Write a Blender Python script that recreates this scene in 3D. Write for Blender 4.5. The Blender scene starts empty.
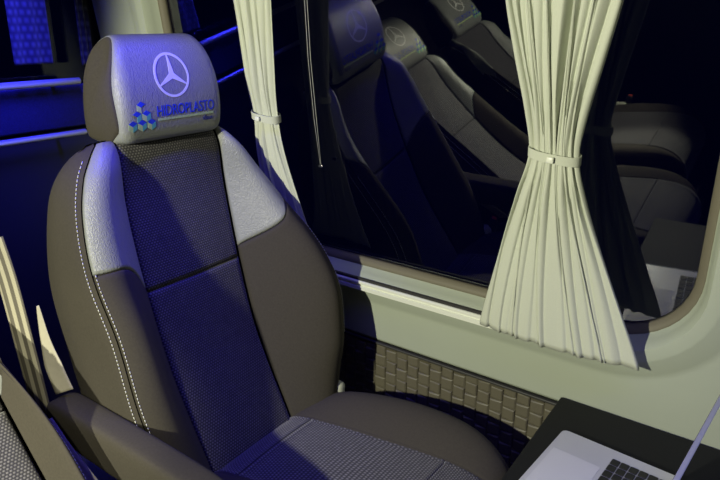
import bpy, bmesh, math, random
from mathutils import Vector, Matrix
random.seed(4)
scene = bpy.context.scene
COL = scene.collection
V = Vector
PI = math.pi

# ------------------------------------------------------------------ helpers
def interp(tab, x):
    """smooth (monotone-ish cubic) interpolation in a table [(x,y),...]"""
    n = len(tab)
    if x <= tab[0][0]: return tab[0][1]
    if x >= tab[-1][0]: return tab[-1][1]
    for i in range(n-1):
        if tab[i][0] <= x <= tab[i+1][0]: break
    def sl(k):
        if k <= 0: return (tab[1][1]-tab[0][1])/(tab[1][0]-tab[0][0])
        if k >= n-1: return (tab[-1][1]-tab[-2][1])/(tab[-1][0]-tab[-2][0])
        return (tab[k+1][1]-tab[k-1][1])/(tab[k+1][0]-tab[k-1][0])
    x0, y0 = tab[i]; x1, y1 = tab[i+1]; h = x1-x0; t = (x-x0)/h
    m0, m1 = sl(i)*h, sl(i+1)*h
    return (2*t**3-3*t*t+1)*y0+(t**3-2*t*t+t)*m0+(-2*t**3+3*t*t)*y1+(t**3-t*t)*m1

def sm(t):
    t = max(0., min(1., t)); return t*t*(3-2*t)

def link(name, me, mat, parent=None, org=(0,0,0)):
    o = bpy.data.objects.new(name, me); COL.objects.link(o)
    if mat is not None and not me.materials: me.materials.append(mat)
    if parent is not None: o.parent = parent
    o.location = org
    return o

def from_bm(name, bm, mat, parent=None, org=(0,0,0), smooth=True, wo=None):
    """wo: world-space origin to subtract from the vertices"""
    bmesh.ops.recalc_face_normals(bm, faces=bm.faces)
    if wo is not None:
        bmesh.ops.translate(bm, verts=bm.verts, vec=-V(wo))
    me = bpy.data.meshes.new(name); bm.to_mesh(me); bm.free()
    if smooth:
        for p in me.polygons: p.use_smooth = True
    return link(name, me, mat, parent, org)

def empty(name, loc):
    o = bpy.data.objects.new(name, None); COL.objects.link(o); o.location = loc
    o.empty_display_size = .05
    return o

def tag(o, label=None, cat=None, group=None, kind=None):
    if label: o['label'] = label
    if cat: o['category'] = cat
    if group: o['group'] = group
    if kind: o['kind'] = kind
    return o

def box(bm, c, s, bevel=0., rot=None, seg=2):
    r = bmesh.ops.create_cube(bm, size=1.0)
    vs = r['verts']
    for v in vs: v.co = V((v.co.x*s[0], v.co.y*s[1], v.co.z*s[2]))
    if bevel:
        es = list({e for v in vs for e in v.link_edges})
        rb = bmesh.ops.bevel(bm, geom=es, offset=bevel, segments=seg, affect='EDGES', profile=.5)
        vs = list({v for f in rb['faces'] for v in f.verts} | {v for v in vs if v.is_valid})
    M = (rot.to_4x4() if rot else Matrix())
    for v in vs: v.co = (M @ v.co) + V(c)
    return vs

def tube(bm, pts, r, n=10, cap=True):
    pts = [V(p) for p in pts]; rings = []
    for i, p in enumerate(pts):
        t = (pts[min(i+1,len(pts)-1)]-pts[max(i-1,0)]).normalized()
        a = t.cross(V((0,0,1)))
        if a.length < 1e-3: a = t.cross(V((0,1,0)))
        a.normalize(); b = t.cross(a)
        rr = r[i] if isinstance(r,(list,tuple)) else r
        rings.append([bm.verts.new(p+a*rr*math.cos(2*PI*k/n)+b*rr*math.sin(2*PI*k/n)) for k in range(n)])
    for i in range(len(rings)-1):
        for k in range(n):
            bm.faces.new((rings[i][k],rings[i][(k+1)%n],rings[i+1][(k+1)%n],rings[i+1][k]))
    if cap:
        bm.faces.new(rings[0]); bm.faces.new(rings[-1])

def spaced(n, e):
    """n+1 params in 0..1 with an extra sample e from each end"""
    L = [i/n for i in range(n+1)]
    if e and e < .9/n: L = [0., e]+L[1:-1]+[1-e, 1.]
    return L

def panel(name, f, lu, lv, nu, nv, mat, parent=None, org=(0,0,0), wo=None, sink=.004, edge=.006, uv0=(0,0), thick=.006, sinkmask=(1,1,1,1), uvf=None):
    """upholstery patch f(s,t)->Vector; its border is pulled in along the normal so that seams read as grooves"""
    S = spaced(nu, edge/lu); T = spaced(nv, edge/lv)
    P = [[V(f(s,t)) for t in T] for s in S]
    ns, nt = len(S), len(T)
    Q = [[p.copy() for p in r] for r in P]
    for i in range(ns):
        for j in range(nt):
            a = P[min(i+1,ns-1)][j]-P[max(i-1,0)][j]; b = P[i][min(j+1,nt-1)]-P[i][max(j-1,0)]
            n = a.cross(b)
            if n.length > 0: n.normalize()
            k = 0
            if (i == 0 and sinkmask[0]) or (i == ns-1 and sinkmask[1]) or (j == 0 and sinkmask[2]) or (j == nt-1 and sinkmask[3]): k = 1
            if k: Q[i][j] = P[i][j]-n*sink
    verts = [p-(V(wo) if wo is not None else V((0,0,0))) for r in Q for p in r]
    faces = [(i*nt+j,(i+1)*nt+j,(i+1)*nt+j+1,i*nt+j+1) for i in range(ns-1) for j in range(nt-1)]
    me = bpy.data.meshes.new(name); me.from_pydata([tuple(v) for v in verts], [], faces)
    uvl = me.uv_layers.new(name='UVMap')
    for p in me.polygons:
        p.use_smooth = True
        for li in p.loop_indices:
            vi = me.loops[li].vertex_index; i, j = divmod(vi, nt)
            uvl.data[li].uv = uvf(S[i],T[j]) if uvf else (uv0[0]+S[i]*lu, uv0[1]+T[j]*lv)
    o = link(name, me, mat, parent, org)
    if thick:
        m = o.modifiers.new('thickness','SOLIDIFY'); m.thickness = thick; m.offset = -1
    return o

# ------------------------------------------------------------------ materials
def newmat(name):
    m = bpy.data.materials.new(name); m.use_nodes = True
    nt = m.node_tree; b = nt.nodes['Principled BSDF']
    return m, nt, b

def N(nt, t, **kw):
    n = nt.nodes.new(t)
    for k, v in kw.items():
        if k.startswith('i_'): n.inputs[k[2:]].default_value = v
        else: setattr(n, k, v)
    return n

def math_n(nt, op, a, b=None):
    n = nt.nodes.new('ShaderNodeMath'); n.operation = op
    for i, x in enumerate((a, b)):
        if x is None: continue
        if isinstance(x, (int, float)): n.inputs[i].default_value = x
        else: nt.links.new(x, n.inputs[i])
    return n.outputs[0]

def mixcol(nt, fac, a, b):
    n = nt.nodes.new('ShaderNodeMix'); n.data_type = 'RGBA'
    n.inputs['A'].default_value = (*a,1) if not hasattr(a,'links') else (0,0,0,1)
    n.inputs['B'].default_value = (*b,1) if not hasattr(b,'links') else (0,0,0,1)
    if hasattr(a,'links'): nt.links.new(a, n.inputs['A'])
    if hasattr(b,'links'): nt.links.new(b, n.inputs['B'])
    nt.links.new(fac, n.inputs['Factor'])
    return n.outputs['Result']

def bump(nt, b, h, strength, dist):
    n = N(nt,'ShaderNodeBump'); n.inputs['Strength'].default_value = strength; n.inputs['Distance'].default_value = dist
    nt.links.new(h, n.inputs['Height']); nt.links.new(n.outputs['Normal'], b.inputs['Normal'])

def plain(name, col, rough=.5, metal=0., nscale=0, namt=.1, bstr=0, bdist=.001, spec=.5):
    m, nt, b = newmat(name)
    b.inputs['Base Color'].default_value = (*col,1); b.inputs['Roughness'].default_value = rough
    b.inputs['Metallic'].default_value = metal; b.inputs['Specular IOR Level'].default_value = spec
    if nscale:
        tc = N(nt,'ShaderNodeTexCoord'); no = N(nt,'ShaderNodeTexNoise'); no.inputs['Scale'].default_value = nscale
        no.inputs['Detail'].default_value = 6
        nt.links.new(tc.outputs['Object'], no.inputs['Vector'])
        c = mixcol(nt, no.outputs['Fac'], tuple(x*(1-namt) for x in col), tuple(x*(1+namt) for x in col))
        nt.links.new(c, b.inputs['Base Color'])
        if bstr: bump(nt, b, no.outputs['Fac'], bstr, bdist)
    return m

def leather(name, col, scale=90):
    m, nt, b = newmat(name)
    b.inputs['Roughness'].default_value = .42
    tc = N(nt,'ShaderNodeTexCoord'); mp = N(nt,'ShaderNodeMapping'); mp.inputs['Scale'].default_value = (1,1.9,.75)
    mp.inputs['Rotation'].default_value = (.5,.2,.3)
    nt.links.new(tc.outputs['Object'], mp.inputs['Vector'])
    no = N(nt,'ShaderNodeTexNoise'); no.inputs['Scale'].default_value = scale; no.inputs['Detail'].default_value = 4
    no.inputs['Distortion'].default_value = 1.5
    vo = N(nt,'ShaderNodeTexVoronoi', feature='DISTANCE_TO_EDGE'); vo.inputs['Scale'].default_value = scale*2.2
    for n in (no, vo): nt.links.new(mp.outputs[0], n.inputs['Vector'])
    h = math_n(nt,'ADD', no.outputs['Fac'], math_n(nt,'MULTIPLY', math_n(nt,'MINIMUM', vo.outputs['Distance'], .25), .8))
    c = mixcol(nt, no.outputs['Fac'], tuple(x*.93 for x in col), tuple(x*1.05 for x in col))
    nt.links.new(c, b.inputs['Base Color'])
    bump(nt, b, h, .55, .0022)
    return m

def fabric(name, dark, light, pu=.0075, pv=.006, elong=1.0):
    """woven seat cloth: staggered light dashes on a dark ground, in metres of UV"""
    m, nt, b = newmat(name)
    b.inputs['Roughness'].default_value = .85
    b.inputs['Sheen Weight'].default_value = .15
    uv = N(nt,'ShaderNodeUVMap'); uv.uv_map = 'UVMap'
    sx = N(nt,'ShaderNodeSeparateXYZ'); nt.links.new(uv.outputs[0], sx.inputs[0])
    vr = math_n(nt,'DIVIDE', sx.outputs['Y'], pv)
    row = math_n(nt,'FLOOR', vr)
    off = math_n(nt,'MULTIPLY', math_n(nt,'MODULO', row, 2.0), .5)
    ur = math_n(nt,'ADD', math_n(nt,'DIVIDE', sx.outputs['X'], pu), off)
    fu = math_n(nt,'FRACT', ur); fv = math_n(nt,'FRACT', vr)
    su = math_n(nt,'SINE', math_n(nt,'MULTIPLY', fu, PI)); sv = math_n(nt,'SINE', math_n(nt,'MULTIPLY', fv, PI))
    h = math_n(nt,'POWER', math_n(nt,'MULTIPLY', su, sv), 1.6)
    tc = N(nt,'ShaderNodeTexCoord'); no = N(nt,'ShaderNodeTexNoise'); no.inputs['Scale'].default_value = 60
    nt.links.new(tc.outputs['Object'], no.inputs['Vector'])
    fac = math_n(nt,'MULTIPLY', h, math_n(nt,'ADD', no.outputs['Fac'], .45))
    nt.links.new(mixcol(nt, fac, dark, light), b.inputs['Base Color'])
    bump(nt, b, h, .6, .0012)
    return m

M = {}
M['pale'] = leather('pale_leather', (.24,.25,.245))
M['suede'] = plain('charcoal_suede', (.050,.044,.035), .9, nscale=220, namt=.22, bstr=.25, bdist=.0006, spec=.25)
M['cloth'] = fabric('dark_seat_cloth', (.022,.021,.027), (.20,.19,.19))
M['painted_reflection'] = fabric('painted_dotted_reflection', (.010,.010,.013), (.06,.06,.06), .018, .022)  # dim dashes imitate seat cloth mirrored in the rear door glass
M['thread'] = plain('pale_thread', (.55,.55,.50), .7)
M['wall'] = plain('pale_plastic_wall', (.41,.45,.37), .55, nscale=9, namt=.03, bstr=.06, bdist=.001)
M['curtain'] = plain('cream_curtain_cloth', (.56,.585,.50), .85, nscale=400, namt=.06, bstr=.15, bdist=.0004, spec=.2)
M['seal'] = plain('rubber_seal', (.145,.13,.095), .6)
M['alu'] = plain('white_track_aluminium', (.78,.80,.72), .3)
M['black'] = plain('black_plastic', (.012,.012,.013), .5, nscale=80, namt=.2)
M['trim'] = plain('dark_plastic', (.035,.034,.033), .55, nscale=60, namt=.15)
M['table'] = plain('black_table_laminate', (.010,.010,.011), .65, nscale=150, namt=.25, spec=.18)
M['silver'] = plain('brushed_silver', (.60,.60,.62), .4, metal=.3, nscale=300, namt=.04)
M['key'] = plain('black_key', (.008,.008,.010), .45)
M['screen'] = plain('dark_glossy_screen', (.006,.006,.008), .06)
M['navy'] = plain('navy_carpet', (.008,.008,.035), .95, nscale=260, namt=.9, bstr=.5, bdist=.002)
M['chrome'] = plain('chrome_metal', (.75,.75,.78), .22, metal=1.)
M['rail'] = plain('satin_rail_metal', (.7,.7,.72), .38, metal=.7)
M['blue'] = plain('logo_blue_print', (.015,.05,.55), .5)
M['blue2'] = plain('logo_deep_blue_print', (.01,.02,.20), .5)
M['green'] = plain('logo_green_print', (.10,.42,.36), .5)
M['lime'] = plain('logo_lime_print', (.50,.66,.28), .5)
M['white'] = plain('white_print', (.80,.80,.80), .5)
M['web'] = None
M['red'] = plain('red_button', (.55,.06,.04), .4)
M['floor'] = plain('dark_floor_vinyl', (.05,.048,.045), .6, nscale=30, namt=.2)
M['ceil'] = plain('grey_headliner', (.12,.12,.12), .9, nscale=200, namt=.08)
M['box'] = plain('dusty_pink_cardboard', (.42,.30,.25), .8, nscale=12, namt=.06)

def m_quilt():
    return plain('taupe_embossed_vinyl', (.12,.108,.074), .5, nscale=240, namt=.12, bstr=.25, bdist=.0006)
M['quilt'] = m_quilt()

def m_web():
    m, nt, b = newmat('striped_webbing'); b.inputs['Roughness'].default_value = .65
    uv = N(nt,'ShaderNodeUVMap'); uv.uv_map = 'UVMap'
    sx = N(nt,'ShaderNodeSeparateXYZ'); nt.links.new(uv.outputs[0], sx.inputs[0])
    w = math_n(nt,'SINE', math_n(nt,'MULTIPLY', sx.outputs['X'], 2*PI*2.5/.048))
    r = N(nt,'ShaderNodeValToRGB'); r.color_ramp.elements[0].position = .35; r.color_ramp.elements[1].position = .62
    r.color_ramp.elements[0].color = (.36,.335,.25,1); r.color_ramp.elements[1].color = (.10,.09,.07,1)
    nt.links.new(math_n(nt,'ADD', math_n(nt,'MULTIPLY', w, .5), .5), r.inputs[0])
    rib = math_n(nt,'SINE', math_n(nt,'MULTIPLY', sx.outputs['Y'], 2*PI/.003))
    nt.links.new(r.outputs[0], b.inputs['Base Color']); bump(nt, b, rib, .3, .0006)
    return m
M['web'] = m_web()
M['web_plain'] = plain('pale_webbing', (.36,.335,.26), .7, nscale=90, namt=.12)

def m_glass(name='tinted_window_glass', ior=1.9):
    m, nt, b = newmat(name); nt.nodes.remove(b)
    out = nt.nodes['Material Output']
    tr = N(nt,'ShaderNodeBsdfTransparent'); tr.inputs[0].default_value = (.55,.58,.60,1)
    gl = N(nt,'ShaderNodeBsdfGlossy'); gl.inputs['Roughness'].default_value = .012; gl.inputs['Color'].default_value = (1,1,1,1)
    fr = N(nt,'ShaderNodeFresnel'); fr.inputs['IOR'].default_value = ior
    mx = N(nt,'ShaderNodeMixShader')
    nt.links.new(fr.outputs[0], mx.inputs[0]); nt.links.new(tr.outputs[0], mx.inputs[1]); nt.links.new(gl.outputs[0], mx.inputs[2])
    nt.links.new(mx.outputs[0], out.inputs['Surface'])
    return m
M['glass'] = m_glass()

# ------------------------------------------------------------------ window wall (leans in 8 degrees towards the top)
TH = math.radians(8.0)
UW = V((0,-math.sin(TH),math.cos(TH))); NW = V((0,math.cos(TH),math.sin(TH))); OW = V((0,1.34,.60))
def wl(x, t, d=0.):                     # x along the van, t up the wall, d outward
    return V((x,0,0))+OW+UW*t+NW*d

X0, X1, T0, T1, RC = -1.61, -.120, .040, 1.02, .16    # glass outline on the wall
NA = 10
def outline(o):
    pts = []
    r = RC+o
    for (cx, ct, a0) in ((X1-RC,T1-RC,0),(X0+RC,T1-RC,90),(X0+RC,T0+RC,180),(X1-RC,T0+RC,270)):
        for k in range(NA+1):
            a = math.radians(a0+90*k/NA); pts.append((cx+r*math.cos(a), ct+r*math.sin(a)))
    return pts

def rings(levels, mat, name, close=False):
    bm = bmesh.new(); R = []
    for o, d in levels:
        R.append([bm.verts.new(wl(x,t,d)) for x, t in outline(o)])
    n = len(R[0])
    for i in range(len(R)-1):
        for k in range(n): bm.faces.new((R[i][k],R[i][(k+1)%n],R[i+1][(k+1)%n],R[i+1][k]))
    if close:
        for k in range(n): bm.faces.new((R[-1][k],R[-1][(k+1)%n],R[0][(k+1)%n],R[0][k]))
    return bm, R

WXL, WXR, WT0, WT1 = -1.90, 1.2, -.188, 1.16
bm, R = rings([(.030,.085),(.013,.062),(.018,.055),(.022,.036),(.027,.020),(.032,.0125),(.056,.010),(.062,.011),(.100,.0245),(.108,.027),(.116,.0275)], M['wall'], 'w')
# flat field around the opening
last = R[-1]; n = len(last)
def outer_pt(k):
    x, t = outline(.116)[k]
    q = k//(NA+1)
    kk = k % (NA+1)
    cxs = [(WXR,WT1),(WXL,WT1),(WXL,WT0),(WXR,WT0)][q]
    # spread corner samples along the two sides of the corner
    mid = NA/2
    if q == 0: p = (WXR, t+(WT1-t)*(kk/mid)) if kk <= mid else (WXR+(x-WXR)*((kk-mid)/mid), WT1)
    if q == 1: p = (x+(WXL-x)*(kk/mid), WT1) if kk <= mid else (WXL, WT1+(t-WT1)*((kk-mid)/mid))
    if q == 2: p = (WXL, t+(WT0-t)*(kk/mid)) if kk <= mid else (WXL+(x-WXL)*((kk-mid)/mid), WT0)
    if q == 3: p = (x+(WXR-x)*(kk/mid), WT0) if kk <= mid else (WXR, WT0+(t-WT0)*((kk-mid)/mid))
    return p
outv = [bm.verts.new(wl(*outer_pt(k), .0275)) for k in range(n)]
for k in range(n):
    try: bm.faces.new((last[k],last[(k+1)%n],outv[(k+1)%n],outv[k]))
    except Exception: pass
# lower wall down to the floor, set back behind the quilted trim; and depth behind
bmesh.ops.remove_doubles(bm, verts=bm.verts, dist=.0004)
zb = wl(0,WT0,.0275)
def strip(bm, pts, x0, x1):
    a = [bm.verts.new((x0,p[0],p[1])) for p in pts]; b = [bm.verts.new((x1,p[0],p[1])) for p in pts]
    for i in range(len(pts)-1): bm.faces.new((a[i],a[i+1],b[i+1],b[i]))
strip(bm, [(zb.y,zb.z),(zb.y+.004,zb.z-.006),(zb.y+.02,zb.z-.010),(zb.y+.022,-.1)], WXL, WXR)
w = from_bm('wall_window_side', bm, M['wall']); tag(w, kind='structure')
ed = w.modifiers.new('edges','EDGE_SPLIT'); ed.split_angle = math.radians(40)

# pane and its seal
bm = bmesh.new()
for d in (.078,.082):
    vs = [bm.verts.new(wl(x,t,d)) for x, t in outline(.012)]
    bm.faces.new(vs)
win = from_bm('window_1', bm, M['glass'], smooth=False); tag(win, kind='structure')
bm, R = rings([(-.003,.077),(-.001,.069),(.005,.062),(.012,.058),(.0185,.058),(.021,.077)], M['seal'], 's', close=True)
sl = from_bm('window_seal', bm, M['seal'], parent=win)

# quilted lower trim: staggered raised pads
bm = bmesh.new()
pw, ph = .036, .036
yq = zb.y+.006
for c in range(0, 70):
    x = -1.55+c*pw
    if x > .6: break
    off = (c % 3)*ph/3.0
    for r_ in range(-1, 12):
        z1 = .404-(r_*ph)-off+ph*.0
        z0 = z1-ph
        z1c = min(z1, .398); z0c = max(z0, .0)
        if z1c-z0c < .006: continue
        tl = .0055 if (c+r_) % 2 else .0028
        tr = .0028 if (c+r_) % 2 else .0055
        g = .0016
        # front corners tilted, base at the panel
        base = .0018
        P = [(x+g,z0c+g,tl),(x+pw-g,z0c+g,tr),(x+pw-g,z1c-g,tr+.001),(x+g,z1c-g,tl+.001)]
        fr = [bm.verts.new((a,yq-d,b)) for a,b,d in P]
        ins = .0028
        ba = [bm.verts.new((a,yq-.0012,b)) for a,b,d in [(x,z0c,0),(x+pw,z0c,0),(x+pw,z1c,0),(x,z1c,0)]]
        ct = V((0,0,0))
        for v in fr: ct += v.co/4
        inn = [bm.verts.new(v.co+(V((ct.x,v.co.y,ct.z))-v.co)*.17+V((0,-.0022,0))) for v in fr]
        bm.faces.new(inn)
        for k in range(4):
            bm.faces.new((fr[k],fr[(k+1)%4],inn[(k+1)%4],inn[k])); bm.faces.new((ba[k],ba[(k+1)%4],fr[(k+1)%4],fr[k]))
box(bm, (-.475,yq+.006,.185), (2.16,.010,.43), 0)
tq = from_bm('trim_1', bm, M['quilt'], smooth=False); tag(tq, kind='structure')
bm = bmesh.new(); box(bm, (-.475,yq-.003,.403), (2.16,.014,.007), .002)
tag(from_bm('trim_2', bm, M['trim'], smooth=False), kind='structure')

# curtain track: two white ribs, plus a dark strip standing in for the shaded gap
track = empty('curtain_track', wl(-.70,-.02,0))
tag(track, 'white double-ribbed curtain track along the sill below the big window', 'curtain track')
def extr(name, prof, mat, x0, x1, parent):
    bm = bmesh.new(); rings_ = []
    for x in (x0, x1): rings_.append([bm.verts.new(wl(x,t,d)-wl(-.70,-.02,0)) for t, d in prof])
    m_ = len(prof)
    for k in range(m_): bm.faces.new((rings_[0][k],rings_[0][(k+1)%m_],rings_[1][(k+1)%m_],rings_[1][k]))
    bm.faces.new(rings_[0]); bm.faces.new(rings_[1])
    return from_bm(name, bm, mat, parent, smooth=False)
tx0, tx1 = -1.46, -.30
tb = -.022
extr('rail_body', [(tb,.0115),(tb,.003),(tb+.002,.0),(tb+.013,.0),(tb+.0145,.005),(tb+.020,.005),(tb+.0215,.0),(tb+.027,.0),(tb+.029,.003),(tb+.029,.0115)], M['alu'], tx0, tx1, track)
extr('gap_shade_strip', [(tb+.0292,.013),(tb+.0292,.006),(tb+.036,.006),(tb+.036,.013)], M['trim'], tx0, tx1, track)

# ------------------------------------------------------------------ rest of the cabin shell
bm = bmesh.new(); box(bm, (-.30,.05,-.125), (3.4,2.9,.05)); tag(from_bm('floor', bm, M['floor'], smooth=False), kind='structure')
bm = bmesh.new(); box(bm, (-.30,.03,1.79), (3.4,2.7,.04)); tag(from_bm('ceiling', bm, M['ceil'], smooth=False), kind='structure')
bm = bmesh.new(); box(bm, (-.30,-1.30,.84), (3.4,.05,1.9)); tag(from_bm('wall_aisle_side', bm, M['trim'], smooth=False), kind='structure')
bm = bmesh.new(); box(bm, (1.30,.05,.84), (.05,2.7,1.9)); tag(from_bm('wall_front', bm, M['trim'], smooth=False), kind='structure')
# rear door behind the seats: black lower skin, navy carpeted ledge, dark window
bm = bmesh.new()
box(bm, (-1.955,.03,.42), (.05,2.6,1.04))
box(bm, (-1.955,-1.15,1.35), (.05,.22,.86)); box(bm, (-1.955,1.29,1.35), (.05,.06,.86)); box(bm, (-1.955,.03,1.73), (.05,2.6,.1))
door = from_bm('door_1', bm, M['black'], smooth=False); tag(door, kind='structure')
bm = bmesh.new(); box(bm, (-1.925,.05,1.016), (.03,2.42,.13), .006)
from_bm('carpet_ledge', bm, M['navy'], parent=door)
bm = bmesh.new(); box(bm, (-1.955,.11,1.36), (.006,2.34,.66))
from_bm('door_glass', bm, m_glass('rear_door_glass',1.35), parent=door, smooth=False)
for nm, z, r, lab in (('upper',1.094,.0105,'upper of two thin metal rails on the dark rear door, at headrest height'),
                      ('lower',.936,.009,'lower of two thin metal rails on the dark rear door, under the navy ledge')):
    root = empty('door_rail', (-1.888,.05,z))
    tag(root, lab, 'rail', 'thin metal rails behind the seats')
    bm = bmesh.new(); tube(bm, [(0,-1.15,0),(0,-.5,0),(0,.3,0),(0,1.13,0)], r, 12); from_bm('bar', bm, M['rail'], root)
    for yy in (-1.0,.0,1.05):
        bm = bmesh.new(); tube(bm, [(-.025,yy,0),(0,yy,0)], .006, 8); from_bm('bracket', bm, M['chrome'], root)

# added dotted strips standing in for seat cloth reflected in the rear glass
for nm, y0, y1, zb_, lab in (('w',.985,1.10,1.15,'wide dotted strip painted as seat cloth reflected in the rear window at the upper left corner'),
                             ('n',1.195,1.235,1.14,'narrow dotted strip painted as seat cloth reflected in the rear window next to the pale pillar')):
    r0 = empty('reflection_strip', (-1.885,(y0+y1)/2,zb_)); tag(r0, lab, 'painted_reflection', 'painted seat-cloth reflections at the rear window')
    panel('reflection_sheet', (lambda a,b,zz: lambda s,t: V((-1.885+.004*math.sin(s*14), a+(b-a)*s, zz+(1.68-zz)*t)))(y0,y1,zb_), y1-y0, .53, 20, 8, M['painted_reflection'], r0, wo=(-1.885,(y0+y1)/2,zb_), thick=.002, sink=0)

# ------------------------------------------------------------------ passenger seat
YC = .970
CA, CBH = 1.0, 1.0
ROOT = V((-.72,YC,-.10))
PIV = V((-.985,YC,.245))
XS = [(.18,-.945),(.24,-.965),(.30,-.992),(.40,-1.045),(.52,-1.102),(.677,-1.154),(.80,-1.185),(.90,-1.203),(.98,-1.207),(1.03,-1.212),(1.06,-1.222)]
WL_ = [(.18,.262),(.30,.284),(.46,.300),(.63,.288),(.78,.284),(.90,.264),(.97,.238),(1.01,.206),(1.045,.165)]
WR_ = [(.18,.255),(.30,.280),(.46,.296),(.60,.300),(.72,.290),(.82,.268),(.90,.243),(.96,.215),(1.01,.180),(1.045,.150)]
PL_ = [(.18,.03),(.30,.070),(.46,.095),(.63,.085),(.78,.055),(.93,.030),(1.03,.0)]
PR_ = [(.18,.02),(.30,.085),(.40,.155),(.50,.192),(.60,.195),(.72,.155),(.82,.100),(.93,.050),(1.03,.005)]
AL_ = [(.18,.142),(.30,.142),(.68,.142),(.90,.142),(1.045,.140)]
AR_ = [(.18,.135),(.30,.136),(.50,.140),(.73,.150),(.90,.152),(1.045,.142)]
DD_ = [(.18,.09),(.50,.135),(.70,.150),(.88,.125),(1.0,.10),(1.045,.08)]
ZT, ZB = 1.045, .225
def frame(z):
    e = .01
    dx = (interp(XS,z+e)-interp(XS,z-e))/(2*e)
    t = V((dx,0,1)).normalized()
    f = V((t.z,0,-t.x))
    return V((interp(XS,z),YC,z)), f
def top_round(z):
    k = max(0,(z-.985)/(ZT-.985)); return .034*(1-math.sqrt(max(0,1-min(1,k)**2)))
def pt(z, lat, fw):
    P, f = frame(z)
    return P+f*(fw)+V((0,lat,0))
def sideval(side, z):
    if side < 0: return interp(AL_,z), interp(WL_,z), interp(PL_,z)
    return interp(AR_,z), interp(WR_,z), interp(PR_,z)
def bolster(side, s, z):
    a, w_, p = sideval(side, z)
    lat = a+(w_-a)*s
    k = min(1, s/.72); fw = p*(math.sin(PI/2*k)**1.25)
    # soft padding crown even where the wing does not stand out
    fw += .012*math.sin(PI*s)**.8*(1 if z < .98 else max(0,(ZT-z)/(ZT-.98)))
    if s > .72: fw -= .016*((s-.72)/.28)**2
    return pt(z, side*lat, fw-top_round(z))
def center(s, z):
    aL, aR = interp(AL_,z), interp(AR_,z)
    lat = -aL+(aL+aR)*s
    fw = .008*math.sin(PI*s)
    return pt(z, lat, fw-top_round(z))
def shell_half(side, z):
    a, w_, p = sideval(side, z); d = interp(DD_,z); tr = top_round(z)
    pf = p-.016
    q = [(w_,pf-tr),(w_+.007,pf-.014-tr),(w_+.010,pf-.035-tr*.5),(w_+.012,(pf-d)*.5),(w_+.010,-d+.03),(w_-.012,-d+.008),(w_-.045,-d),(w_*.5,-d-.004),(0,-d-.006)]
    return [pt(z, side*l, f) for l, f in q]

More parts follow.
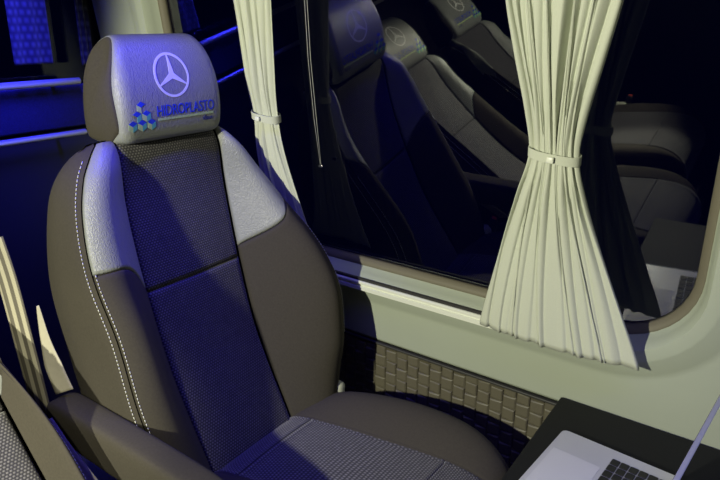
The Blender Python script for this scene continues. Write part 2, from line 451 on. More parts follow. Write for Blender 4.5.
def build_seat():
    root = empty('bus_seat', ROOT)
    # --- backrest shell (sides and back), the rest are its sub-parts
    bm = bmesh.new()
    zs = [ZB+(ZT-ZB)*(1-(1-i/44)**1.15) for i in range(45)]
    rows = []
    for z in zs:
        L = shell_half(-1,z); Rr = shell_half(1,z)
        rows.append([bm.verts.new(p) for p in L]+[bm.verts.new(p) for p in reversed(Rr[:-1])])
    for i in range(len(rows)-1):
        for k in range(len(rows[0])-1): bm.faces.new((rows[i][k],rows[i][k+1],rows[i+1][k+1],rows[i+1][k]))
    for row, z in ((rows[-1],ZT),(rows[0],ZB)):
        fr = [bm.verts.new(bolster(1,s,z)) for s in (.8,.5,.2,0)]+[bm.verts.new(center(s,z)) for s in (.75,.5,.25)]+[bm.verts.new(bolster(-1,s,z)) for s in (0,.2,.5,.8)]
        bm.faces.new(row+fr)
    back = from_bm('backrest', bm, M['suede'], root, PIV-ROOT, wo=PIV)
    ZS = .695
    def cen(z0, z1):
        return lambda s, t: center(s, z0+(z1-z0)*t)
    uvc = lambda z0,z1: (lambda s,t: ((s-.5)*.29, (z0+(z1-z0)*t)*1.05))
    panel('center_panel', cen(ZB,ZS), .29, .47, 16, 30, M['cloth'], back, wo=PIV, uvf=uvc(ZB,ZS), sink=.005, edge=.007)
    panel('center_panel', cen(ZS,ZT), .29, .36, 16, 26, M['cloth'], back, wo=PIV, uvf=uvc(ZS,ZT), sink=.005, edge=.007)
    def zd(side, s):
        if side < 0: return interp([(0,.695),(.25,.745),(.5,.772),(1,.778)], s)
        return interp([(0,.722),(.5,.772),(.8,.815),(1,.835)], s)
    for side, nm in ((-1,'l'),(1,'r')):
        ws = .13
        fl = (lambda sd: lambda s,t: bolster(sd, s if sd > 0 else 1-s, zd(sd, s if sd > 0 else 1-s)+(ZT-zd(sd, s if sd > 0 else 1-s))*t))(side)
        sh = panel('shoulder_panel', fl, ws, .28, 18, 26, M['pale'], back, wo=PIV, edge=.005, sink=.004)
        tag(sh, 'pale grey leather shoulder panel')
        fl2 = (lambda sd: lambda s,t: bolster(sd, s if sd > 0 else 1-s, ZB+(zd(sd, s if sd > 0 else 1-s)-ZB)*t))(side)
        panel('side_bolster', fl2, ws, .52, 18, 40, M['suede'], back, wo=PIV, edge=.005, sink=.004)
    # stitching: two rows of short pale stitches down the edge of each wing
    for side in (-1,1):
        bm = bmesh.new()
        for row, (z0, z1) in enumerate(((.40,1.0),(.42,.775))):
            z = z0
            while z < z1:
                P = []
                for zz in (z, z+.0052):
                    if row == 0:
                        q = shell_half(side, zz); c = q[0].lerp(q[1], .75)
                        nrm = (frame(zz)[1]+V((0,side*1.2,0))).normalized()
                    else:
                        c = bolster(side, .965, zz); nrm = (frame(zz)[1]+V((0,side*.3,0))).normalized()
                    P.append(c+nrm*.0012)
                tube(bm, P, .0011, 5)
                z += .0082
        tag(from_bm('stitching', bm, M['thread'], back, wo=PIV), 'pale thread stitching')
    # --- headrest
    prof = [(-1.196,1.030),(-1.187,1.045),(-1.183,1.08),(-1.184,1.12),(-1.190,1.16),(-1.202,1.20),(-1.217,1.228),(-1.238,1.248),(-1.262,1.253),(-1.287,1.243),(-1.308,1.215),(-1.323,1.17),(-1.333,1.12),(-1.338,1.07),(-1.335,1.038),(-1.322,1.027),(-1.26,1.022),(-1.215,1.024)]
    HC = V((-1.262,YC,1.13))
    def hw(z): return interp([(1.02,.142),(1.10,.145),(1.16,.143),(1.20,.136),(1.23,.125),(1.255,.108)], z)
    def hpt(s, x, z):
        k = max(0,(abs(s)-.80)/.20); ins = (.005+.019*sm((x+1.245)/.05))*(1-math.sqrt(max(0,1-k*k)))
        d = V((x-HC.x,0,z-HC.z)); L = d.length; d.normalize()
        return V((HC.x,YC+.003,HC.z))+d*(L-ins)+V((0,s*hw(z)*1.0,0))
    # refine profile
    def loop(pr, n):
        out = []
        m_ = len(pr)
        for i in range(m_):
            p0, p1, p2, p3 = [V((*pr[(i+k)%m_],0)) for k in (-1,0,1,2)]
            for j in range(n):
                t = j/n
                q = .5*((2*p1)+(p2-p0)*t+(2*p0-5*p1+4*p2-p3)*t*t+(3*p1-p0-3*p2+p3)*t**3)
                out.append((q.x,q.y))
        return out
    prof = [(x if x > -1.25 else -1.25+(x+1.25)*.80, z) for x, z in prof]
    pr = loop(prof, 3)
    SS = [-1,-.99,-.97,-.94,-.90,-.86,-.80]+[i/8 for i in range(-6,7)]+[.80,.86,.90,.94,.97,.99,1]
    bm = bmesh.new()
    rw = [[bm.verts.new(hpt(s,x,z)) for x,z in pr] for s in SS]
    m_ = len(pr)
    for i in range(len(SS)-1):
        for k in range(m_): bm.faces.new((rw[i][k],rw[i][(k+1)%m_],rw[i+1][(k+1)%m_],rw[i+1][k]))
    hr = from_bm('headrest', bm, M['pale'], root, PIV-ROOT, wo=PIV)
    es = hr.modifiers.new('edges','EDGE_SPLIT'); es.split_angle = math.radians(55)
    for sd in (-1,1):          # dark suede end caps, slightly domed
        bm = bmesh.new()
        lv = []
        for sc, bulge in ((1.0,.0005),(.985,.003),(.93,.006),(.6,.009)):
            lv.append([])
            for x,z in pr:
                p = hpt(sd,x,z); c = V((HC.x,p.y,HC.z)); q = c+(p-c)*sc
                q.y = p.y+sd*bulge
                lv[-1].append(bm.verts.new(q))
        for i in range(3):
            for k in range(m_): bm.faces.new((lv[i][k],lv[i][(k+1)%m_],lv[i+1][(k+1)%m_],lv[i+1][k]))
        bm.faces.new(lv[-1])
        tag(from_bm('side_panel', bm, M['suede'], hr, wo=PIV), 'dark brown suede end panel')
    # printed marks, laid on the padded front
    front = sorted([(z,x) for x,z in pr if x > -1.245 and z > 1.03])
    fr2 = []
    for z,x in front:
        if not fr2 or z-fr2[-1][0] > 1e-4: fr2.append((z,x))
    def on_front(y, z, lift=.0004):
        return V((interp(fr2,z)+lift, y, z))
    def flat_poly(bm, pts, lift=.0004):
        vs = [bm.verts.new(on_front(y,z,lift)) for y,z in pts]
        return bm.faces.new(vs)
    def finish(name, bm, mat):
        o = from_bm(name, bm, mat, hr, wo=PIV, smooth=False)
        md = o.modifiers.new('t','SOLIDIFY'); md.thickness = .0005; md.offset = 0
        return o
    cy, cz, RO, RI = .972, 1.167, .0480, .0425
    bm = bmesh.new(); n_ = 64
    for k in range(n_):
        a0, a1 = 2*PI*k/n_, 2*PI*(k+1)/n_
        flat_poly(bm, [(cy+r*math.sin(a),cz+r*math.cos(a)) for r,a in ((RI,a0),(RO,a0),(RO,a1),(RI,a1))])
    for k in range(3):
        a = 2*PI*k/3; 
        pts = []
        for r, da in ((RI+.001,.028),(.0075,1.047),(0,0),(.0075,-1.047),(RI+.001,-.028)):
            pts.append((cy+r*math.sin(a+da), cz+r*math.cos(a+da)))
        tip1, in1, c0, in2, tip2 = pts
        # both facets of a blade, cut into short pieces so they follow the curve of the front
        for (ta, ia) in ((tip1,in1),(tip2,in2)):
            for j in range(6):
                u0, u1 = j/6, (j+1)/6
                le = lambda A,B,u: (A[0]+(B[0]-A[0])*u, A[1]+(B[1]-A[1])*u)
                tm = le(tip1,tip2,.5)
                flat_poly(bm, [le(c0,tm,u0),le(ia,ta,u0),le(ia,ta,u1),le(c0,tm,u1)])
    finish('star_emblem', bm, M['white'])
    def text(body, y0, z0, h, width, mat, name, shear=0.):
        cu = bpy.data.curves.new(name,'FONT'); cu.body = body; cu.size = 1.0; cu.resolution_u = 3; cu.shear = shear
        to = bpy.data.objects.new('t',cu); COL.objects.link(to)
        dg = bpy.context.evaluated_depsgraph_get(); dg.update()
        me0 = to.evaluated_get(dg).to_mesh()
        bm = bmesh.new(); bm.from_mesh(me0); to.evaluated_get(dg).to_mesh_clear()
        bpy.data.objects.remove(to); bpy.data.curves.remove(cu)
        xs = [v.co.x for v in bm.verts]; ys = [v.co.y for v in bm.verts]
        a, b_ = min(xs), max(xs); c, d_ = min(ys), max(ys)
        for v in bm.verts:
            yy = y0+(v.co.x-a)/(b_-a)*width; zz = z0+(v.co.y-c)/(d_-c)*h
            v.co = on_front(yy, zz, .0005)
        return finish(name, bm, mat)
    text('HIDROPLASTO', .917, 1.0805, .024, .166, M['blue'], 'lettering')
    text('d.o.o.', 1.048, 1.0585, .011, .030, M['blue2'], 'lettering', .35)
    bm = bmesh.new()
    yy = .919
    while yy < 1.078:        # fine line of green print too small to read
        wd = random.choice((.003,.004,.006,.008)); hh = random.uniform(.0045,.0058)
        flat_poly(bm, [(yy,1.0715),(yy+wd,1.0715),(yy+wd,1.0715+hh),(yy,1.0715+hh)]); yy += wd+.0006
    finish('printed_underline', bm, M['lime'])
    e_ = .0125; ly, lz = .876, 1.066
    tops, lefts, rights = bmesh.new(), bmesh.new(), bmesh.new()
    cs, sn = e_*math.cos(PI/6), e_*.5
    for (gx, gz) in ((0,2),(-.5,1),(.5,1),(-1,0),(0,0),(1,0)):
        y = ly+gx*.0245; z = lz+gz*.0195
        flat_poly(tops, [(y,z),(y+cs,z+sn),(y,z+2*sn),(y-cs,z+sn)])
        if (gx,gz) != (-.5,1): flat_poly(lefts, [(y,z),(y-cs,z+sn),(y-cs,z+sn-e_),(y,z-e_)])
        if (gx,gz) != (0,2): flat_poly(rights, [(y,z),(y+cs,z+sn),(y+cs,z+sn-e_),(y,z-e_)])
    finish('cube_logo_tops', tops, M['blue']); finish('cube_logo_sides', lefts, M['lime']); finish('cube_logo_sides', rights, M['green'])
    for yy in (-.06,.06):     # headrest posts
        bm = bmesh.new(); tube(bm, [(-1.262,YC+yy,1.10),(-1.258,YC+yy,.98)], .006, 10)
        from_bm('post', bm, M['chrome'], hr, wo=PIV)
    # --- seat cushion
    CX = [(-1.02,.235),(-.985,.262),(-.95,.283),(-.86,.302),(-.75,.318),(-.62,.333),(-.52,.340),(-.45,.333),(-.40,.308),(-.37,.26),(-.362,.19)]
    xs_ = [p[0] for p in CX]
    def cpath(t):      # arc-like parameter over the profile
        i = t*(len(CX)-1); return i
    def ccen(t):
        i = min(len(CX)-2, int(t*(len(CX)-1))); u = t*(len(CX)-1)-i
        g = lambda k: V((CX[max(0,min(len(CX)-1,k))][0],0,CX[max(0,min(len(CX)-1,k))][1]))
        p0,p1,p2,p3 = g(i-1),g(i),g(i+1),g(i+2)
        return .5*((2*p1)+(p2-p0)*u+(2*p0-5*p1+4*p2-p3)*u*u+(3*p1-p0-3*p2+p3)*u**3)
    def cw(x): return interp([(-1.02,.235),(-.95,.265),(-.85,.283),(-.65,.290),(-.50,.275),(-.42,.245),(-.36,.205)], x)
    def cb(x): return CBH*interp([(-1.02,.020),(-.95,.022),(-.85,.042),(-.70,.052),(-.55,.045),(-.45,.028),(-.36,.004)], x)
    def ca(x): return interp([(-1.02,.135),(-.6,.135),(-.45,.140),(-.36,.150)], x)*CA
    def cush(s, t):     # s -1..1 across the insert
        p = ccen(t); return V((p.x, YC+s*ca(p.x), p.z+.006*(1-s*s)))
    def cbol(side, s, t):
        p = ccen(t); a = ca(p.x); w_ = cw(p.x); h = cb(p.x)
        lat = a+(w_-a)*(1-(1-s)**1.25) if s < 1 else w_
        zz = p.z+h*(math.sin(PI/2*min(1,s/.55))**1.1)
        if s > .55: zz -= (h*.9+.03)*((s-.55)/.45)**2.2
        return V((p.x, YC+side*lat, zz))
    bm = bmesh.new()
    T_ = [i/40 for i in range(41)]
    for side in (-1,1):
        ro = []
        for t in T_:
            p = cbol(side,1,t); ro.append([bm.verts.new(p), bm.verts.new(p+V((0,side*.008,-.03))), bm.verts.new(V((p.x*.97-.72*.03,p.y+side*.006,.165))), bm.verts.new(V((p.x*.97-.72*.03,YC,.16)))])
        for i in range(40):
            for k in range(3): bm.faces.new((ro[i][k],ro[i+1][k],ro[i+1][k+1],ro[i][k+1]))
    cu = from_bm('seat_cushion', bm, M['suede'], root, (0,0,0), wo=ROOT)
    split = (0, 2.55/10, 6.0/10, 1)
    def uvk(t0,t1): return lambda s,t: ((s-.5)*.28, 2+ (t0+(t1-t0)*t)*.72)
    for k in range(3):
        t0, t1 = split[k], split[k+1]
        panel('cushion_panel', (lambda a,b: lambda s,t: cush(s*2-1, a+(b-a)*t))(t0,t1), .28, (.10,.26,.30)[k], 12, 14, M['cloth'], cu, wo=ROOT, uvf=uvk(t0,t1), sink=.005, edge=.008)
    for side in (-1,1):
        panel('cushion_bolster', (lambda sd: lambda s,t: cbol(sd, s if sd > 0 else 1-s, t))(side), .16, .70, 18, 40, M['suede'], cu, wo=ROOT, sink=.005, edge=.006)
    # --- base, recliner cover, armrest
    bm = bmesh.new(); box(bm, (-.70,YC,.03), (.46,.40,.25), .02); box(bm, (-.70,YC,-.085), (.60,.50,.026), .008)
    from_bm('seat_base', bm, M['black'], root, wo=ROOT)
    for sd in (-1,1):
        bm = bmesh.new(); box(bm, (-.945,YC+sd*.262,.305), (.09,.032,.085), .012)
        tag(from_bm('recliner_cover', bm, plainmat_pale, root, wo=ROOT), 'pale plastic recliner cover')
    bm = bmesh.new()
    ax = [(-1.255,.448,.030),(-1.225,.462,.045),(-1.15,.455,.052),(-1.0,.452,.053),(-.85,.452,.050),(-.75,.450,.046),(-.70,.448,.038),(-.68,.446,.02)]
    sec = []
    for x, zc, hh in ax:
        ring = []
        for (dy, dz) in ((-.034,-1),(-.037,-.6),(-.037,.55),(-.031,.9),(-.022,1),(.022,1),(.031,.9),(.035,.55),(.035,-.6),(.030,-1)):
            wk = 1.0 if hh > .04 else .85
            ring.append(bm.verts.new((x, .628+dy*wk, zc+hh*dz)))
        sec.append(ring)
    for i in range(len(sec)-1):
        for k in range(10): bm.faces.new((sec[i][k],sec[i][(k+1)%10],sec[i+1][(k+1)%10],sec[i+1][k]))
    bm.faces.new(sec[0]); bm.faces.new(sec[-1])
    ar = from_bm('armrest', bm, M['suede'], root, wo=ROOT)
    sb = ar.modifiers.new('s','SUBSURF'); sb.levels = sb.render_levels = 2
    bm = bmesh.new(); tube(bm, [(-1.165,.580,.420),(-1.165,.592,.420)], [.012,.013], 16)
    from_bm('bolt_cap', bm, M['black'], ar, wo=ROOT)
    bm = bmesh.new(); box(bm, (-1.165,.66,.405), (.10,.055,.075), .012)
    from_bm('armrest_bracket', bm, M['trim'], root, wo=ROOT)
    # belt buckle beside the cushion
    bm = bmesh.new(); box(bm, (-.90,YC-.272,.345), (.03,.018,.075), .006, Matrix.Rotation(.25,3,'Y'))
    bu = from_bm('belt_buckle', bm, M['black'], root, wo=ROOT)
    bm = bmesh.new(); box(bm, (-.891,YC-.272,.383), (.018,.012,.004), .001, Matrix.Rotation(.25,3,'Y'))
    from_bm('release_button', bm, M['red'], bu, wo=ROOT)
    return root
plainmat_pale = plain('pale_plastic', (.45,.46,.40), .5)
seat = build_seat()
tag(seat, 'upright window-side passenger seat with star and lettering on its pale headrest', 'seat', 'row of three passenger seats')

def copy_tree(o, parent=None):
    c = o.copy(); COL.objects.link(c)
    if parent is not None: c.parent = parent
    for ch in list(o.children): copy_tree(ch, c)
    return c
first = seat
PR_ = [(z, p*.42) for z, p in PR_]          # the neighbours have flatter wings
PL_ = [(z, p*.5) for z, p in PL_]
WR_ = [(z, w_-.120*sm((z-.2)/.1)*(1-sm((z-.9)/.12))) for z, w_ in WR_]
WL_ = [(z, w_-.04*sm((z-.2)/.1)*(1-sm((z-.9)/.12))) for z, w_ in WL_]
CA, CBH = 1.36, .35
seat = build_seat()
def settle(s, loc, recline, label):
    s.location = loc
    for ch in list(s.children):
        if ch.name.startswith(('backrest','headrest')): ch.rotation_euler.y = -math.radians(recline)
        if ch.name.startswith('seat_cushion'): ch.location.x -= .085
        if ch.name.startswith('armrest'):      # only the window seat keeps its armrest
            for g in list(ch.children): bpy.data.objects.remove(g)
            bpy.data.objects.remove(ch)
    tag(s, label, 'seat', 'row of three passenger seats')
seatB = seat
settle(seatB, (-.555,.35,-.10), 30, 'reclined middle seat with dotted cloth, its edge at the lower left corner beside the belts')
seatC = copy_tree(seatB)
settle(seatC, (-.575,-.315,-.10), 34, 'reclined aisle seat seen only as the farthest reflection in the window glass')

# ------------------------------------------------------------------ curtains
def curtain(name, label, LX, RX, T_top, T_bot, nf, band_t, clip_u, seed, splits):
    rnd = random.Random(seed)
    top = wl((interp(LX,.5)+interp(RX,.5))/2, T_bot(.5), -.03)
    NU, NV = nf*14, 70
    ph = [rnd.uniform(-.35,.35) for _ in range(nf+3)]
    am = [rnd.uniform(.55,1.25) for _ in range(nf+3)]
    def warp(u):      # uneven fold widths
        return u+.030*math.sin(2*PI*u*2+seed)+.018*math.sin(2*PI*u*5+seed*2)
    P = []
    for j in range(NV+1):
        v = j/NV; row = []
        for i in range(NU+1):
            u = i/NU
            tb_ = T_bot(u); t = tb_+(T_top-tb_)*v
            xl, xr = interp(LX,t), interp(RX,t)
            x = xl+(xr-xl)*u
            q = warp(u)*nf; k = int(math.floor(q)) % len(am)
            f = abs(math.sin(PI*q))**.5
            amp = am[k]
            # folds die out and shift a little away from the tie
            if t < band_t:
                fade = .55+.45*math.exp(-((t-band_t)/.18)**2)
                extra = .22*math.sin(PI*q*2+1.3+3*(band_t-t))*sm((band_t-t)/.3)
            else:
                fade = 1.0; extra = 0.1*math.sin(PI*q*2+.6)
            wd = (xr-xl)/nf
            depth = .016*amp*fade*f+.006*extra
            for su, sd in splits:     # deep pleat where two cloths meet
                depth -= sd*math.exp(-((u-su)/.016)**2)*(1 if t > band_t-.12 else max(0,1-(band_t-.12-t)/.15))
            # bulge out around the tie, hang free at the hem
            base = .026+.014*math.sin(PI*u)
            pinch = math.exp(-((t-band_t)/.055)**2)
            depth *= (1-.55*pinch)
            row.append(wl(x+.004*math.sin(9*t+q*2.1), t+.002*math.sin(q*2.2)*(1-v), -(base+depth)))
        P.append(row)
    verts = [tuple(p-top) for r in P for p in r]
    W_ = NU+1
    faces = [(j*W_+i,j*W_+i+1,(j+1)*W_+i+1,(j+1)*W_+i) for j in range(NV) for i in range(NU)]
    me = bpy.data.meshes.new(name); me.from_pydata(verts,[],faces)
    for p in me.polygons: p.use_smooth = True
    root = empty(name, top); tag(root, label, 'curtain', 'tied-back cream curtains')
    c = link('curtain_cloth', me, M['curtain'], root)
    md = c.modifiers.new('t','SOLIDIFY'); md.thickness = .0018; md.offset = -1
    # tie band
    xl, xr = interp(LX,band_t), interp(RX,band_t)
    bm = bmesh.new(); ring = []
    n_ = 40
    for k in range(n_):
        a = 2*PI*k/n_
        cx = (xl+xr)/2+((xr-xl)/2+.002)*math.copysign(abs(math.cos(a))**.8,math.cos(a)); dd = -.030-.022*math.copysign(abs(math.sin(a))**.8,math.sin(a))
        sag = -.010*math.cos(a)*.5
        ring.append([bm.verts.new(wl(cx,band_t+h+sag,dd)-top) for h in (-.0095,-.009,.009,.0095)])
    for k in range(n_):
        for m_ in range(3): bm.faces.new((ring[k][m_],ring[(k+1)%n_][m_],ring[(k+1)%n_][m_+1],ring[k][m_+1]))
    tb_ = from_bm('tieback', bm, M['curtain'], root)
    md = tb_.modifiers.new('t','SOLIDIFY'); md.thickness = .002; md.offset = 1
    bm = bmesh.new(); cx = xl+(xr-xl)*clip_u
    box(bm, wl(cx,band_t,-.060)-top, (.014,.005,.012), .002)
    tag(from_bm('snap_clip', bm, M['alu'], tb_), 'small shiny snap clip')
    return root
curtain('curtain', 'wide cream curtain tied at mid height on the right of the window',
        [(-.03,-.553),(.03,-.550),(.12,-.533),(.25,-.502),(.36,-.470),(.45,-.447),(.53,-.456),(.64,-.486),(.742,-.512),(1.0,-.56)],
        [(-.03,-.180),(.03,-.196),(.12,-.230),(.25,-.280),(.36,-.322),(.45,-.349),(.53,-.343),(.64,-.322),(.742,-.300),(1.0,-.25)],
        1.02, lambda u: .006+.002*u, 16, .452, .52, 3, [(.60,.024)])
curtain('curtain', 'narrow cream curtain tied beside the headrest at the left of the window',
        [(-.03,-1.25),(.10,-1.225),(.25,-1.215),(.36,-1.210),(.45,-1.206),(.55,-1.212),(.742,-1.222),(1.0,-1.25)],
        [(-.03,-1.00),(.10,-1.045),(.25,-1.085),(.36,-1.112),(.45,-1.126),(.55,-1.120),(.742,-1.098),(1.0,-1.05)],
        1.02, lambda u: .006+.002*u, 7, .455, .45, 8, [])

# thin cord hanging in front of the glass
o_ = wl(-1.065,.31,.045)
cord = empty('pull_cord', o_)
tag(cord, 'thin double cord with small clip hanging in front of dark glass near the left curtain', 'cord')
bm = bmesh.new()
for dx in (0,.008):
    tube(bm, [wl(-1.050+dx*.5,1.0,.045)-o_, wl(-1.060+dx,.74,.045)-o_, wl(-1.068+dx,.59,.046)-o_, wl(-1.068+dx,.435,.046)-o_, wl(-1.062+dx*.3,.313,.046)-o_], .0007, 6)
from_bm('cord_strand', bm, M['silver'], cord)
bm = bmesh.new(); box(bm, wl(-1.061,.308,.046)-o_, (.014,.005,.008), .0015); from_bm('clip', bm, M['chrome'], cord)

# ------------------------------------------------------------------ belts between the seats
belt = empty('seat_belt', (-1.10,.615,.10))
tag(belt, 'striped seat belt with blue holder hanging between the two seats by the armrest', 'seat belt')
bo = V(belt.location)
def ribbon(name, pts, width, mat, tw=None, thick=.0016):
    """pts: centre line; width runs along tw"""
    vs, fs, uv = [], [], []
    m_ = 8; L = 0; P = [V(p) for p in pts]
    dense = []
    for i in range(len(P)-1):
        p0,p1,p2,p3 = P[max(i-1,0)],P[i],P[i+1],P[min(i+2,len(P)-1)]
        for j in range(m_):
            t = j/m_; dense.append((.5*((2*p1)+(p2-p0)*t+(2*p0-5*p1+4*p2-p3)*t*t+(3*p1-p0-3*p2+p3)*t**3), i+t))
    dense.append((P[-1], len(P)-1))
    for k, (p, q) in enumerate(dense):
        if k: L += (p-dense[k-1][0]).length
        i = min(int(q), len(P)-2); f = q-i
        d = V(tw[i]).lerp(V(tw[i+1]), f).normalized()
        wd = width[i]*(1-f)+width[i+1]*f if isinstance(width,(list,tuple)) else width
        for h in range(7):
            s = h/6-.5; vs.append(tuple(p+d*s*wd-bo)); uv.append((s*.048, L))
    nn = len(dense)
    for k in range(nn-1):
        for h in range(6): fs.append((k*7+h,k*7+h+1,(k+1)*7+h+1,(k+1)*7+h))
    me = bpy.data.meshes.new(name); me.from_pydata(vs,[],fs); ul = me.uv_layers.new(name='UVMap')
    for p in me.polygons:
        p.use_smooth = True
        for li in p.loop_indices: ul.data[li].uv = uv[me.loops[li].vertex_index]
    o = link(name, me, mat, belt); md = o.modifiers.new('t','SOLIDIFY'); md.thickness = thick
    return o
D1 = (.80,.35,.40); 
BELT = dict(
 main=[(-1.341,.60,.847),(-1.313,.60,.759),(-1.289,.60,.618),(-1.262,.60,.452)],
 low=[(-1.228,.578,.462),(-1.150,.573,.42),(-1.03,.566,.37),(-.91,.56,.30)],
 side=[(-1.276,.635,.702),(-1.262,.632,.626),(-1.242,.63,.571),(-1.212,.63,.515)])
ribbon('webbing', BELT['main'], .052, M['web'], [D1]*4)
ribbon('webbing', BELT['low'], .062, M['web_plain'], [D1]*4)
ribbon('webbing', BELT['side'], [.006,.026,.046,.05], M['web_plain'], [D1]*4)
bm = bmesh.new(); box(bm, V((-1.258,.585,.462))-bo, (.066,.014,.024), .005, Matrix.Rotation(.12,3,'Y'))
tag(from_bm('belt_holder', bm, plain('blue_plastic', (.03,.03,.09), .5), belt), 'dark blue plastic holder')
bm = bmesh.new(); box(bm, V((-1.212,.578,.440))-bo, (.014,.006,.050), .002, Matrix.Rotation(-.45,3,'Y')); box(bm, V((-1.196,.576,.428))-bo, (.010,.006,.04), .002, Matrix.Rotation(-.45,3,'Y'))
tag(from_bm('belt_tongue', bm, M['chrome'], belt), 'metal tongue')

# ------------------------------------------------------------------ table and laptop
ZTAB = .435
tbl = empty('side_table', (-.05,1.0,-.10))
tag(tbl, 'black table fixed to the wall under the laptop', 'table')
to = V(tbl.location)
bm = bmesh.new(); box(bm, V((.051,.985,ZTAB-.0125))-to, (.818,.80,.025), .004); from_bm('table_top', bm, M['table'], tbl)
bm = bmesh.new(); box(bm, V((.10,1.0,.165))-to, (.06,.06,.50), .01); box(bm, V((.10,1.0,-.09))-to, (.34,.34,.02), .006)
from_bm('leg', bm, M['trim'], tbl)
bm = bmesh.new(); box(bm, V((.06,1.375,ZTAB-.05))-to, (.6,.02,.05), .004); from_bm('wall_bracket', bm, M['trim'], tbl)

LA = math.radians(-5.0)
lap = empty('laptop', (-.304,1.236,ZTAB)); lap.rotation_euler.z = LA; lap.scale = (1.045,)*3
tag(lap, 'open silver laptop with black keys on the black table', 'laptop')
DL, WL2, HL = .232, .335, .0155        # depth (x), width (-y), height
def rrect(x0,y0,x1,y1,r,n=6):
    pts = []
    for (cx,cy,a0) in ((x1-r,y1-r,0),(x0+r,y1-r,90),(x0+r,y0+r,180),(x1-r,y0+r,270)):
        for k in range(n+1):
            a = math.radians(a0+90*k/n); pts.append((cx+r*math.cos(a),cy+r*math.sin(a)))
    return pts
def slab(bm, pts, z0, z1, ch=.001):
    cx = sum(p[0] for p in pts)/len(pts); cy = sum(p[1] for p in pts)/len(pts)
    def ins(p, d):
        v = V((p[0]-cx,p[1]-cy)); L = v.length; return V((cx,cy))+v*((L-d)/L)
    levels = [(z0,ch),(z0+ch,0),(z1-ch,0),(z1,ch)]
    R_ = [[bm.verts.new((*ins(p,d),z)) for p in pts] for z,d in levels]
    m_ = len(pts)
    for i in range(3):
        for k in range(m_): bm.faces.new((R_[i][k],R_[i][(k+1)%m_],R_[i+1][(k+1)%m_],R_[i+1][k]))
    bm.faces.new(R_[0]); bm.faces.new(R_[3])
bm = bmesh.new(); slab(bm, rrect(0,-WL2,DL,0,.012), .002, HL, .0012)
base = from_bm('base', bm, M['silver'], lap, smooth=False)
bm = bmesh.new(); slab(bm, rrect(.010,-WL2/2-.062,.104,-WL2/2+.096-.0,.004), HL-.0004, HL+.0006, .0003)
tp = from_bm('trackpad', bm, plain('trackpad_glass', (.66,.66,.66), .35, metal=.1), lap, smooth=False)
bm = bmesh.new(); slab(bm, rrect(.112,-WL2+.026,.216,-.030,.004), HL-.0003, HL+.0003, .0002)
kb = from_bm('keyboard', bm, plain('keyboard_well', (.36,.36,.38), .4, metal=.4), lap, smooth=False)
kbm = bmesh.new(); slab(kbm, rrect(-.0078,-.0092,.0078,.0092,.0022,3), 0, .0016, .0004)
bmesh.ops.recalc_face_normals(kbm, faces=kbm.faces)
kme = bpy.data.meshes.new('key'); kbm.to_mesh(kme); kbm.free(); kme.materials.append(M['key'])
for r_ in range(6):
    nc = 13
    for c in range(nc):
        k = link('key', kme, None, kb, (.121+r_*.0174, -.0405-c*.0213, HL+.0003))
        if r_ == 5: k.scale.x = .8
# lid: hinge along the far edge, leaning back 11.7 degrees
lid_t = math.radians(11.7)
bm = bmesh.new(); slab(bm, rrect(0,-WL2,.225,0,.010), 0, .0075, .001)
lid = from_bm('lid', bm, plain('lid_silver', (.50,.50,.53), .35, metal=.4), lap, (DL-.003,0,HL+.001), smooth=False)
lid.rotation_euler.y = -(PI/2-lid_t)
bm = bmesh.new(); slab(bm, rrect(.008,-WL2+.006,.221,-.006,.006), .0070, .0079, .0002)
from_bm('screen', bm, M['screen'], lid, smooth=False)
bm = bmesh.new(); tube(bm, [(DL-.004,-.03,HL),(DL-.004,-WL2+.03,HL)], .005, 10)
from_bm('hinge', bm, M['trim'], lap)

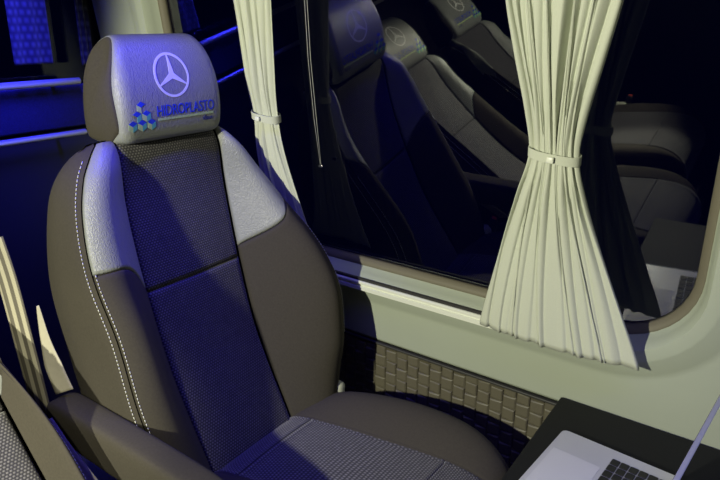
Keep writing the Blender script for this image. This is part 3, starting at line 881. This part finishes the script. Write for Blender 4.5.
# ------------------------------------------------------------------ camera
Rm = Matrix(((.82,-.201,.536),(.572,.264,-.776),(.014,.943,.331)))
import mathutils
Rm = Rm.to_quaternion().normalized().to_matrix()
cam = bpy.data.cameras.new('camera'); co = bpy.data.objects.new('camera', cam); COL.objects.link(co)
cam.sensor_fit = 'HORIZONTAL'; cam.sensor_width = 36.0; cam.lens = 641.0/720*36
cam.clip_start = .02
co.matrix_world = Matrix.Translation((0,0,1.3)) @ Rm.to_4x4()
scene.camera = co

# ------------------------------------------------------------------ lights
def lamp(name, kind, loc, energy, col, size=None, target=None, size_y=None, spot=None):
    l = bpy.data.lights.new(name, kind); l.energy = energy; l.color = col
    if kind == 'AREA':
        l.shape = 'RECTANGLE'; l.size = size; l.size_y = size_y or size
    elif size is not None: l.shadow_soft_size = size
    o = bpy.data.objects.new(name, l); COL.objects.link(o); o.location = loc
    if spot: l.spot_size = math.radians(spot); l.spot_blend = .5
    if target is not None: o.rotation_euler = (V(target)-V(loc)).to_track_quat('-Z','Y').to_euler()
    return o
lamp('reading_lamp', 'SPOT', (-.90,-.95,1.42), 205, (1.0,.985,.74), .03, (-.33,1.15,.72), spot=82).data.spot_blend = .22
lamp('belt_fill_spot', 'SPOT', (-.50,-.12,1.62), 32, (1.0,.96,.68), .02, (-1.22,.52,.42), spot=30)  # added fill for the belts and middle seat, not a cabin fitting
lamp('seat_fill_spot', 'SPOT', (-.42,-.62,1.62), 120, (1.0,.97,.72), .02, (-1.10,-.30,.62), spot=66)  # added unseen fill, brightens the aisle seat mirrored in the window
a = lamp('blue_rack_light', 'AREA', (-1.10,.86,1.47), 1.6, (.05,.03,1.0), .4, (-1.16,.86,0), .05); a.data.spread = math.radians(75)
a = lamp('blue_aisle_strip', 'AREA', (.16,.66,1.70), 2.4, (.07,.05,1.0), .8, (.10,.78,0), .06); a.data.spread = math.radians(85)
a = lamp('blue_rear_strip', 'AREA', (-1.60,.95,1.66), 6.5, (.03,.03,1.0), .06, (-2.0,.96,.95), .5); a.data.spread = math.radians(60)

world = bpy.data.worlds.new('night'); scene.world = world; world.use_nodes = True
bg = world.node_tree.nodes['Background']; bg.inputs[0].default_value = (.02,.05,.9,1); bg.inputs[1].default_value = .014

scene.view_settings.view_transform = 'Standard'; scene.view_settings.look = 'None'
scene.view_settings.exposure = 0.0; scene.view_settings.gamma = 1.0
scene.view_settings.use_curve_mapping = False
